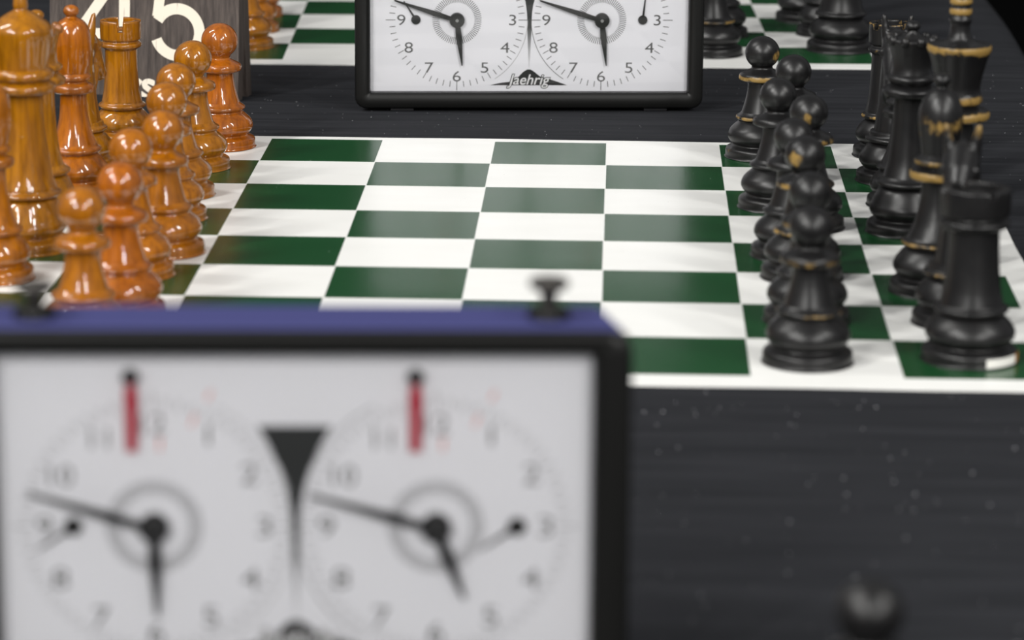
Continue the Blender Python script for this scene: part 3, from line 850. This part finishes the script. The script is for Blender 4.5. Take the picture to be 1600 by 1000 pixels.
    # plungers on the lid
    for s, dn in zip((-1, 1), press):
        b = link('button', lathe('button', [(0, -2), (2.1, -2), (2.1, 2.2), (2.3, 4.0), (3.2, 5.2), (5.2, 6.2, 0), (5.5, 7.0), (5.2, 8.0), (4.0, 8.5), (0, 8.6)], 28, 2), M['bronze'], root, (s * .0692 - .0008, .0155, TOP + .0030 - dn))
        link('button_collar', lathe('button_collar', [(0, 0), (5.9, 0), (6.0, 1.0), (5.4, 2.4), (3.4, 3.0), (2.4, 3.1), (0, 3.1)], 28, 1), M['case'], root, (s * .0692 - .0008, .0155, TOP + .0006))
    return root

chess_clock((-0.0420, 0.5455, ZC + .0002), math.radians(4.3), 'black analogue chess clock further away, sharp, between the two mats',
            [dict(m=288, h=173.5, ml=.0350, hl=.0245, i=-33), dict(m=288, h=174, ml=.0350, hl=.0245, i=6)], (0.0, 0.002), 0.0387, 0.0932, 0.0849)
chess_clock((-0.0798, -0.3530, ZC + .0002), math.radians(3.3), 'large blurred chess clock in the foreground with blue top and red flags',
            [dict(m=287, h=179, ml=.0350, hl=.0250, i=236), dict(m=286, h=159, ml=.0352, hl=.0215, i=237)], (0.0012, 0.0), 0.0381, 0.0905, 0.0800)

# ------------------------------------------------------------------ wooden sign behind the amber pieces
def sign():
    rz = math.radians(-12)
    root = empty('number_sign', (-0.2008, 0.5655, ZC), rz)
    tag(root, 'dark wooden tent sign with cream number 45 behind the amber pieces', 'sign')
    W, H = 0.109, 0.086
    t = math.tan(math.radians(4.2))
    # end section (y, z): an upturned V with a narrow slot, extruded along x; right end at x = 0
    top_y0, top_y1 = H * t, 0.0235 - H * t
    prof = [(0, 0), (0.0072, 0), (0.0118, 0.036), (0.0163, 0), (0.0235, 0), (top_y1, H), (top_y0, H)]
    V = [(0, y, z) for y, z in prof] + [(-W, y, z) for y, z in prof]
    n = len(prof)
    F = [(0, 1, 2, 6), (2, 3, 4, 5), (2, 5, 6), (n, n + 6, n + 2, n + 1), (n + 2, n + 5, n + 4, n + 3), (n + 2, n + 6, n + 5)]
    for k in range(n): F.append((k, (k + 1) % n, n + (k + 1) % n, n + k))
    link('board', mesh('board', V, F), M['sign'], root)
    # numerals as painted strokes on the sloping front; plane coordinates: u to the right, v up the slope
    ang = math.atan(t)
    lift = [.0002]
    def stroke(pts, wdt):
        polys = []
        for (a, b) in zip(pts[:-1], pts[1:]):
            d = Vector((b[0] - a[0], b[1] - a[1])).normalized(); p = Vector((-d.y, d.x)) * wdt / 2
            polys.append((a, b, p))
        L = []; Rr = []
        for i, pt in enumerate(pts):
            if i == 0: p = polys[0][2]
            elif i == len(pts) - 1: p = polys[-1][2]
            else:
                p = (polys[i - 1][2] + polys[i][2]); p = p.normalized() * (wdt / 2) / max(0.6, p.normalized().dot(polys[i][2].normalized()))
            L.append((pt[0] + p.x, pt[1] + p.y)); Rr.append((pt[0] - p.x, pt[1] - p.y))
        lift[0] += .00003
        return [([L[i], Rr[i], Rr[i + 1], L[i + 1]], lift[0]) for i in range(len(pts) - 1)]
    def lay(name, polys):
        link(name, flat(name, polys, .00025), M['paint'], root, (0, -.00002, 0), (-ang, 0, 0))
    SW = .0060
    cx, cz, R = -0.0350, 0.0362, 0.0127
    arc = [(cx + R * math.cos(math.radians(a)), cz + R * math.sin(math.radians(a))) for a in range(152, -166, -6)]
    five = stroke(arc, SW) + stroke([(cx - .0115, cz + .0080), (cx - .0083, cz + .0330)], .0058) + stroke([(cx - .0105, cz + .0330), (cx + .0125, cz + .0330)], .0055)
    lay('numeral_five', five)
    bx = -0.0655
    four = stroke([(bx, .0205), (bx, .0720)], .0062) + stroke([(bx - .0005, .0700), (bx - .0260, .0345)], .0058) + stroke([(bx - .0275, .0335), (bx + .0085, .0335)], .0056)
    lay('numeral_four', four)
    link('lettering', text_mesh('rs', .0225, 0, .0006, 1.0), M['paint'], root, (-.0555, .0002, .0042), (-ang, 0, 0))
sign()

# ------------------------------------------------------------------ lint on the cloth and mats
def lint():
    rnd = random.Random(11)
    V, F = [], []
    def speck(x, y, z, s):
        b = len(V)
        a = rnd.uniform(0, 6.28); l = s * rnd.uniform(.8, 1.9)
        dx, dy = math.cos(a) * l, math.sin(a) * l
        V.extend([(x - dx, y - dy, z), (x + dy * .4, y - dx * .4, z), (x + dx, y + dy, z), (x - dy * .4, y + dx * .4, z), (x, y, z + s * .8)])
        F.extend([(b, b + 1, b + 4), (b + 1, b + 2, b + 4), (b + 2, b + 3, b + 4), (b + 3, b, b + 4), (b, b + 3, b + 2, b + 1)])
    for _ in range(260): speck(rnd.uniform(-.03, .22), rnd.uniform(-.31, -.02), ZC, rnd.uniform(.00008, .00040))
    for _ in range(330): speck(rnd.uniform(-.28, .23), rnd.uniform(.475, .68), ZC, rnd.uniform(.00010, .00026))
    for _ in range(60): speck(rnd.uniform(.18, .24), rnd.uniform(.1, .9), ZC, rnd.uniform(.00010, .00026))
    for _ in range(110): speck(rnd.uniform(-.17, .06), rnd.uniform(.02, .45), .00013, rnd.uniform(.00006, .00020))
    return mesh('lint', V, F)
tag(link('lint', lint(), M['lint']), 'tiny pale lint specks scattered over cloth and mat', 'lint', kind='stuff')
